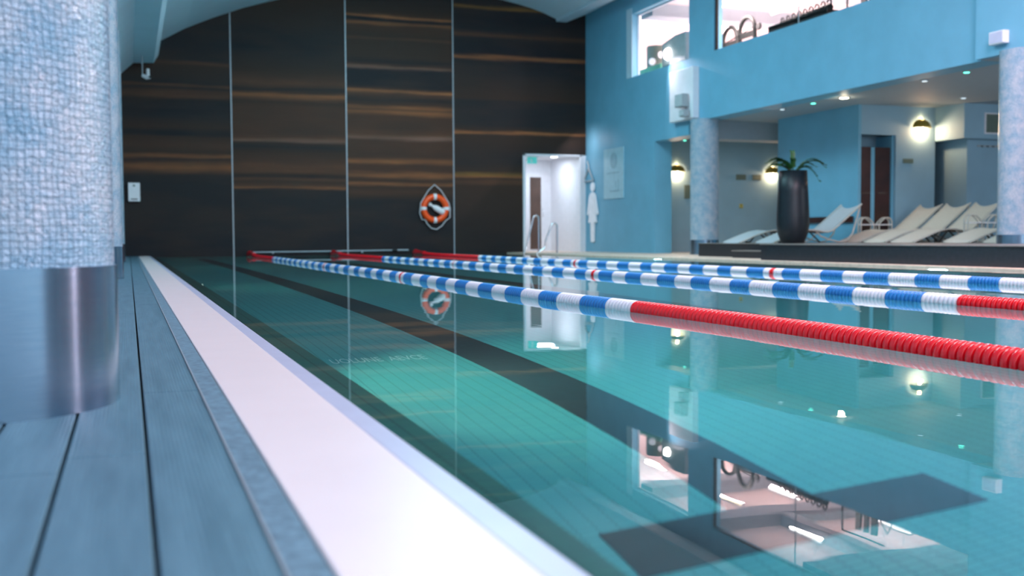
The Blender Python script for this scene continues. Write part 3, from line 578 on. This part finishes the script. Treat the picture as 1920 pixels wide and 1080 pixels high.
# ------------------------------------------------------------------ things on the dark wall
bx = MB().box(.008, .257, YE - .09, YE, 1.25, 1.665).build('wall_dispenser', 'white_plastic', bevel=.01); tag(bx, 'white rectangular dispenser box on the dark wall at far left', 'dispenser')
MB().box(.06, .2, YE - .095, YE - .088, 1.29, 1.31).build('slot', 'black_rubber', bx); MB().lathe([(.025, 0), (.025, -.006)], (.13, YE - .09, 1.6), 12, 'Y').build('button', 'sign_grey', bx)
cm = empty('ceiling_camera', (.40, 24.3, 4.335), 'small white security camera hanging under the left beam', 'camera')
MB().tube([(-.05, 0, 0), (-.05, 0, -.42)], .012).build('rod', 'alu', cm)
MB().tube([(-.05, 0, -.42), (.03, -.05, -.46), (.10, -.08, -.45)], [.035, .05, .045], 12).build('body', 'white_plastic', cm)
MB().lathe([(.035, 0), (.035, .14), (.02, .15)], (.06, -.02, -.42), 12).build('cap', 'white_plastic', cm)
MB().lathe([(.03, 0), (.025, -.02)], (.10, -.11, -.455), 12, 'Y').build('lens', 'black_rubber', cm)
# life ring
lr = empty('life_ring', (7.057, YE - .085, 1.12), 'orange life ring with white bands hanging on the dark wall', 'life ring')
R0, rt_ = .285, .075
ring = [(R0 * math.cos(2 * PI * i / 48), 0, R0 * math.sin(2 * PI * i / 48)) for i in range(48)]
MB().tube(ring, rt_, 14, True).build('ring', 'orange', lr)
for k in range(4):
    a = PI / 2 * k; MB().tube([(R0 * math.cos(a + t), 0, R0 * math.sin(a + t)) for t in (-.13, -.065, 0, .065, .13)], rt_ + .005, 14).build('band', 'white_plastic', lr)
R1 = R0 + rt_ + .02
rope = [(-R1 * math.cos(.35), 0, R1 * math.sin(.35)), (-.16, 0, .44), (0, 0, .58), (.16, 0, .44), (R1 * math.cos(.35), 0, R1 * math.sin(.35)), (R1 + .01, 0, 0), (R1, 0, -.22), (.27, 0, -.30), (.18, 0, -.42), (.04, 0, -.51), (-.1, 0, -.48), (-.2, 0, -.37), (-.24, 0, -.28), (-.33, 0, -.27), (-R1, 0, -.12)]
MB().tube(rope, .014, 6, True).build('rope', 'rope_white', lr)
MB().tube([(0, .08, .57), (0, -.02, .575)], .015, 8).build('hook', 'alu', lr)
tb = empty('throw_line_bottle', (7.08, YE - .10, 1.13), 'white throw-line bottle held inside the life ring', 'rescue bottle', None)
tb.rotation_euler = (0, math.radians(30), 0)
MB().lathe([(.02, -.20), (.045, -.20), (.045, -.15), (.03, -.14), (.03, -.10), (.06, -.04), (.075, .0), (.075, .2), (.06, .23)], n=20, axis='X').build('bottle', 'white_plastic', tb)
# rescue pole low along the end wall
rp = empty('rescue_pole', (2.65, YE - .05, .09), 'long grey rescue pole lying low along the dark wall', 'pole')
MB().tube([(0, 0, 0), (3.4, 0, .02)], .017).build('shaft', 'alu', rp); MB().tube([(3.34, 0, .02), (3.46, 0, .02)], .032, 10).build('grip', 'black_rubber', rp); MB().tube([(3.46, 0, .02), (3.74, 0, .02)], .024, 10).build('end_tube', 'alu', rp)
for x in (.5, 2.6): MB().box(x - .02, x + .02, -.02, .05, -.03, .0).build('bracket', 'alu', rp)

# ------------------------------------------------------------------ pool ladder
ld = empty('pool_ladder', (9.15, 23.5, ZD), 'chrome pool ladder handrails at the far right pool corner', 'ladder')
for y, hh, x in ((.5, .90, .02), (-.38, .70, .14)):
    pts = [(.16 + x, y, 0), (.16 + x, y, hh - .07)] + arc((.09 + x, hh - .07), .07, 0, PI * .9, 7, 'XZ', y)[1:] + [(-.12 + x, y, .30), (-.14 + x, y, .14)]
    pts += [(-.16 + x + .0, y, .12), (-.20, y, .0), (-.24, y, -.6)]
    MB().tube(pts, .021, 10).build('handrail', 'chrome', ld)
for z in (-.2, -.45): MB().box(-.27, -.2, -.38, .5, z, z + .03).build('tread', 'chrome', ld)

# ------------------------------------------------------------------ lane ropes
def float_mesh(name, mat, hi):
    n = 48 if hi else 16
    prof = [(.020, .000), (.038, .001), (.0445, .004), (.0468, .010), (.0468, .019), (.0445, .0245), (.037, .0275), (.033, .0345), (.020, .0350)] if hi else [(.02, 0), (.045, .003), (.0468, .012), (.044, .025), (.033, .033), (.02, .035)]
    wob = (lambda a: .012 * math.cos(24 * a)) if hi else None
    m = MB().lathe(prof, n=n, axis='Y', wob=wob)
    return m
def rope(path, y_on, y_off, marks, label, g='lane ropes across the pool'):
    y_frame = path[0][1]; path = [(path[0][0], .75)] + path       # the near end runs on out of the frame
    root = empty('lane_rope', (path[0][0], path[0][1], 0), label, 'lane rope', g)
    def X_at(y):
        for (x0, y0), (x1, y1) in zip(path[:-1], path[1:]):
            if y0 <= y <= y1: t = (y - y0) / (y1 - y0); return x0 + (x1 - x0) * t
        return path[-1][0]
    def Z_at(y): return .010 + (max(0, y - 22.6) / 2.4) ** 2 * .055
    ox, oy = path[0]
    MB().tube([(X_at(y) - ox, y - oy, Z_at(y)) for y in [path[0][1] - .3 + .5 * k for k in range(int((YE - path[0][1] + .3) / .5) + 1)] + [YE]], .007, 6).build('cable', 'grey_plastic', root)
    protos = {c: None for c in 'rbw'}; mats = {'r': 'f_red', 'b': 'f_blue', 'w': 'f_white'}
    for c in 'rbw':
        o = float_mesh('float', mats[c], True).build('float', mats[c], root); protos[c] = o.data; C.objects.unlink(o); bpy.data.objects.remove(o)
    bulk = {c: MB() for c in 'rbw'}; lo = float_mesh('f', None, False)
    y = path[0][1]; pitch = .0362; k = 0; seg = .315; first_vis = None
    marks = [y_on + (2 * round(((mk - y_on) / seg - .5) / 2) + .5) * seg for mk in marks]
    while y < 24.2:
        if y < y_on or y > y_off: c = 'r'
        else:
            c = 'w' if int((y - y_on) / seg) % 2 == 0 else 'b'
            for mk in marks:
                if abs(y - mk) < pitch * .95: c = 'r'
        x = X_at(y); z = Z_at(y)
        if y >= y_frame and k < 100:
            o = bpy.data.objects.new('float', protos[c]); C.objects.link(o); o.parent = root; o.location = (x - ox, y - oy, z)
        else:
            bulk[c].add([(vx + x - ox, vy + y - oy, vz + z) for vx, vy, vz in lo.v], lo.f, True)
        k += y >= y_frame; y += pitch
    for c in 'rbw':
        o = bulk[c].build('float', mats[c], root); o['kind'] = 'stuff'
    cone = MB().lathe([(.045, 0), (.047, .3), (.062, .62), (.085, .78), (.085, .80)], (X_at(24.9) - ox, 24.15 - oy, Z_at(24.6)), 24, 'Y').build('end_cone', 'f_red', root)
    # anchor plate at the wall
    MB().lathe([(.07, 0), (.07, .02)], (X_at(24.98) - ox, 24.97 - oy, Z_at(24.9)), 16, 'Y').build('end_plate', 'white_plastic', root)
    return root
rope([(2.40, 2.22), (2.435, 2.9), (2.462, 3.9), (2.45, 4.9), (2.42, 6.0), (2.44, 7.5), (2.50, 9.3), (2.53, 11.5), (2.53, 15), (2.59, 20.5), (2.61, 25.3)], 4.88, 20.5, (9.95, 14.8), 'nearest lane rope with the long red stretch in front')
rope([(4.295, 4.1), (4.31, 4.7), (4.335, 5.4), (4.37, 6.3), (4.43, 7.9), (4.44, 9.6), (4.47, 13.7), (4.52, 19.7), (4.53, 25.3)], 4.63, 19.7, (9.7, 14.9), 'middle lane rope, red only at its right end and far end')
rope([(6.335, 6.1), (6.35, 7.2), (6.32, 8.2), (6.28, 9.6), (6.30, 11.4), (6.22, 13.9), (6.24, 16.2), (6.40, 19.6), (6.53, 25.3)], 4.845, 19.6, (9.65, 14.7), 'farthest lane rope, blue and white up to the right edge')

# ------------------------------------------------------------------ lettering on the pool bottom
cu = bpy.data.curves.new('floor_lettering', 'FONT'); cu.body = 'UOLUNE  AEVCE'; cu.size = .075; cu.extrude = .001
fo = bpy.data.objects.new('floor_lettering_curve', cu); C.objects.link(fo); bpy.context.view_layer.update()
me = bpy.data.meshes.new_from_object(fo); C.objects.unlink(fo); bpy.data.objects.remove(fo)
me.materials.clear(); me.materials.append(M['letter']); fo = bpy.data.objects.new('floor_lettering', me); C.objects.link(fo)
fo.location = (.775, 4.33, -.9985); fo.scale = (.72, 2.3, 1); tag(fo, 'faint pale capital letters under the water near the left edge', 'lettering')

# ------------------------------------------------------------------ loungers
def lounger(mat, frame, label, g, low=1.0):
    r = empty('sun_lounger', (0, 0, 0), label, 'sun lounger', g)
    prof = [(0, .02), (.15, .075), (.35, .15), (.55, .21), (.72, .235), (.88, .225), (1.0, .205), (1.1, .20), (1.2, .23), (1.35, .34), (1.5, .455), (1.65, .57), (1.8, .69)]
    prof = [(x, z if x < 1.05 else .20 + (z - .20) * low) for x, z in prof]
    vs = []; fs = []; N = 8; th = .022
    for i, (x, z) in enumerate(prof):
        for s in range(N + 1):
            u = s / N * 2 - 1; sag = -.012 * (1 - u * u); dx = (-.075 * (1 - u * u) if i == len(prof) - 1 else 0)
            vs.append((x + dx, u * .28, z + sag + (dx * .9)))
    W = N + 1; n0 = len(vs); vs += [(x, y, z - th) for x, y, z in vs]
    for i in range(len(prof) - 1):
        for s in range(N):
            a = i * W + s; q = (a, a + 1, a + W + 1, a + W); fs.append(q[::-1]); fs.append(tuple(n0 + k for k in q))
    for i in range(len(prof) - 1):
        for s in (0, N): a = i * W + s; fs.append((a, a + W, n0 + a + W, n0 + a))
    for i in (0, len(prof) - 1):
        for s in range(N): a = i * W + s; fs.append((a, a + 1, n0 + a + 1, n0 + a))
    MB().add(vs, fs, True).build('sling', mat, r)
    for s in (-1, 1):
        MB().tube([(x, s * .285, z - .01) for x, z in prof], .015, 8).build('side_rail', frame, r)
        MB().tube([(1.78, s * .27, .2 + .47 * low), (1.72, s * .27, .15 + .3 * low), (1.62, s * .27, .16), (1.5, s * .27, .04), (1.35, s * .27, .015), (1.15, s * .27, .05), (.95, s * .27, .12), (.85, s * .27, .215)], .014, 8).build('back_support', frame, r)
        MB().tube([(.72, s * .25, .21), (.95, s * .25, .015)], .014, 8).tube([(.72, s * .25, .21), (.55, s * .25, .015), (.45, s * .25, .015)], .014, 8).build('leg', 'frame_dark', r)
    return r
g1 = 'cream sun loungers in the row on the platform'
p = lounger('sling', 'frame_cream', 'cream sun lounger farthest from camera, in front of the locker doors', g1); p.location = (12.0, 15.70, ZP)
for y, lab in ((15.02, 'cream sun lounger in the middle of the three upright ones'), (14.33, 'cream sun lounger nearest of the three upright ones, dark legs showing'),
               (13.10, 'cream sun lounger right of the gap, head behind the right column'), (12.27, 'cream sun lounger at far right mostly hidden by the right column')):
    c = copy_tree(p); c.location = (12.0, y, ZP); c['label'] = lab
g2 = 'grey loungers beside the black planter'
p = lounger('sling_grey', 'frame_cream', 'pale grey sun lounger whose back rises right of the planter', g2); p.location = (10.36, 15.85, ZP)
c = lounger('sling_grey', 'frame_cream', 'pale grey sun lounger farthest left, lying flat beside the mosaic column', g2, .15); c.location = (10.28, 16.80, ZP)
# low side tables made of two tube loops and a shelf
def side_table(x, y, label, rz=0):
    r = empty('side_table', (x, y, ZP), label, 'side table', 'low white tube-framed side tables', rz)
    for s in (-1, 1):
        xo, xi = s * .34, s * .06
        pts = [(xo, 0, 0), (xo, 0, .38), (xo - s * .03, 0, .43), (xo - s * .08, 0, .45), (xo - s * .16, 0, .44), (xi + s * .04, 0, .38), (xi, 0, .33), (xi, 0, 0)]
        MB().tube([(a, -.04, b) for a, b in [(q[0], q[2]) for q in pts]], .014, 8).tube([(q[0], .04, q[2]) for q in pts], .014, 8).build('tube_frame', 'frame_cream', r)
    MB().box(-.33, .33, -.05, .05, .31, .33).build('shelf', 'white_plastic', r, bevel=.005)
side_table(12.86, 16.08, 'white tube-framed side table in front of the locker doors'); side_table(13.1, 13.72, 'white tube-framed side table in the gap of the lounger row')

# ------------------------------------------------------------------ planter with arching plant
pl = empty('potted_plant', (10.36, 15.02, ZP), 'tall black planter with arching green fronds on the platform', 'potted plant')
MB().lathe([(.01, 0), (.175, 0), (.19, .01), (.245, .16), (.268, .30), (.265, .5), (.245, .85), (.225, 1.2), (.205, 1.2), (.205, 1.14)], n=48, caps=False).build('pot', 'planter', pl)
MB().lathe([(.20, 1.12), (.20, 1.14)], n=24).build('soil', 'soil', pl)
def frond(a, L, rise, droop, nl, ls=.055):
    pts = []
    for i in range(13):
        t = i / 12; pts.append(Vector((math.cos(a) * L * t ** 1.1, math.sin(a) * L * t ** 1.1, 1.14 + rise * math.sin(min(1, t * 1.15) * PI / 2) - droop * t ** 3)))
    st = MB().tube(pts, [.008 - .005 * i / 12 for i in range(13)], 6).build('stem', 'leaf', pl)
    m = MB()
    for k in range(nl):
        t = .28 + .72 * k / (nl - 1); i = min(11, int(t * 12)); q = pts[i].lerp(pts[i + 1], t * 12 - i if i < 11 else 1); d = (pts[i + 1] - pts[i]).normalized()
        side = d.cross(Vector((0, 0, 1)));
        if side.length < .1: side = Vector((1, 0, 0))
        side.normalize(); nrm = side.cross(d)
        for s in (-1, 1):
            u = (d * .55 + side * s * .75 + nrm * .25).normalized(); wv_ = u.cross(nrm).normalized() * ls * .42; l = ls * random.uniform(.8, 1.15)
            m.add([q, q + u * l * .45 + wv_, q + u * l, q + u * l * .45 - wv_, q + u * l * .5 + nrm * .006], [(0, 1, 4), (1, 2, 4), (2, 3, 4), (3, 0, 4)], True)
    m.build('leaflets', 'leaf', st)
for a in ((-.5, .50, .27, .12, 16, .075), (2.3, .30, .15, .0, 12, .09), (-.35, .52, .34, .22, 16, .05), (-.2, .45, .20, .30, 14, .05), (-.8, .35, .22, .1, 12, .06), (2.9, .34, .26, .08, 14, .08), (2.6, .42, .22, .12, 14, .075), (3.4, .30, .18, .04, 12, .07), (1.2, .10, .38, 0, 12, .055), (-2.2, .16, .24, 0, 10, .06), (2.75, .40, .30, .10, 16, .085), (3.1, .26, .22, .02, 12, .08), (-.1, .30, .16, .04, 12, .06), (1.9, .25, .22, .05, 12, .06)): frond(*a)
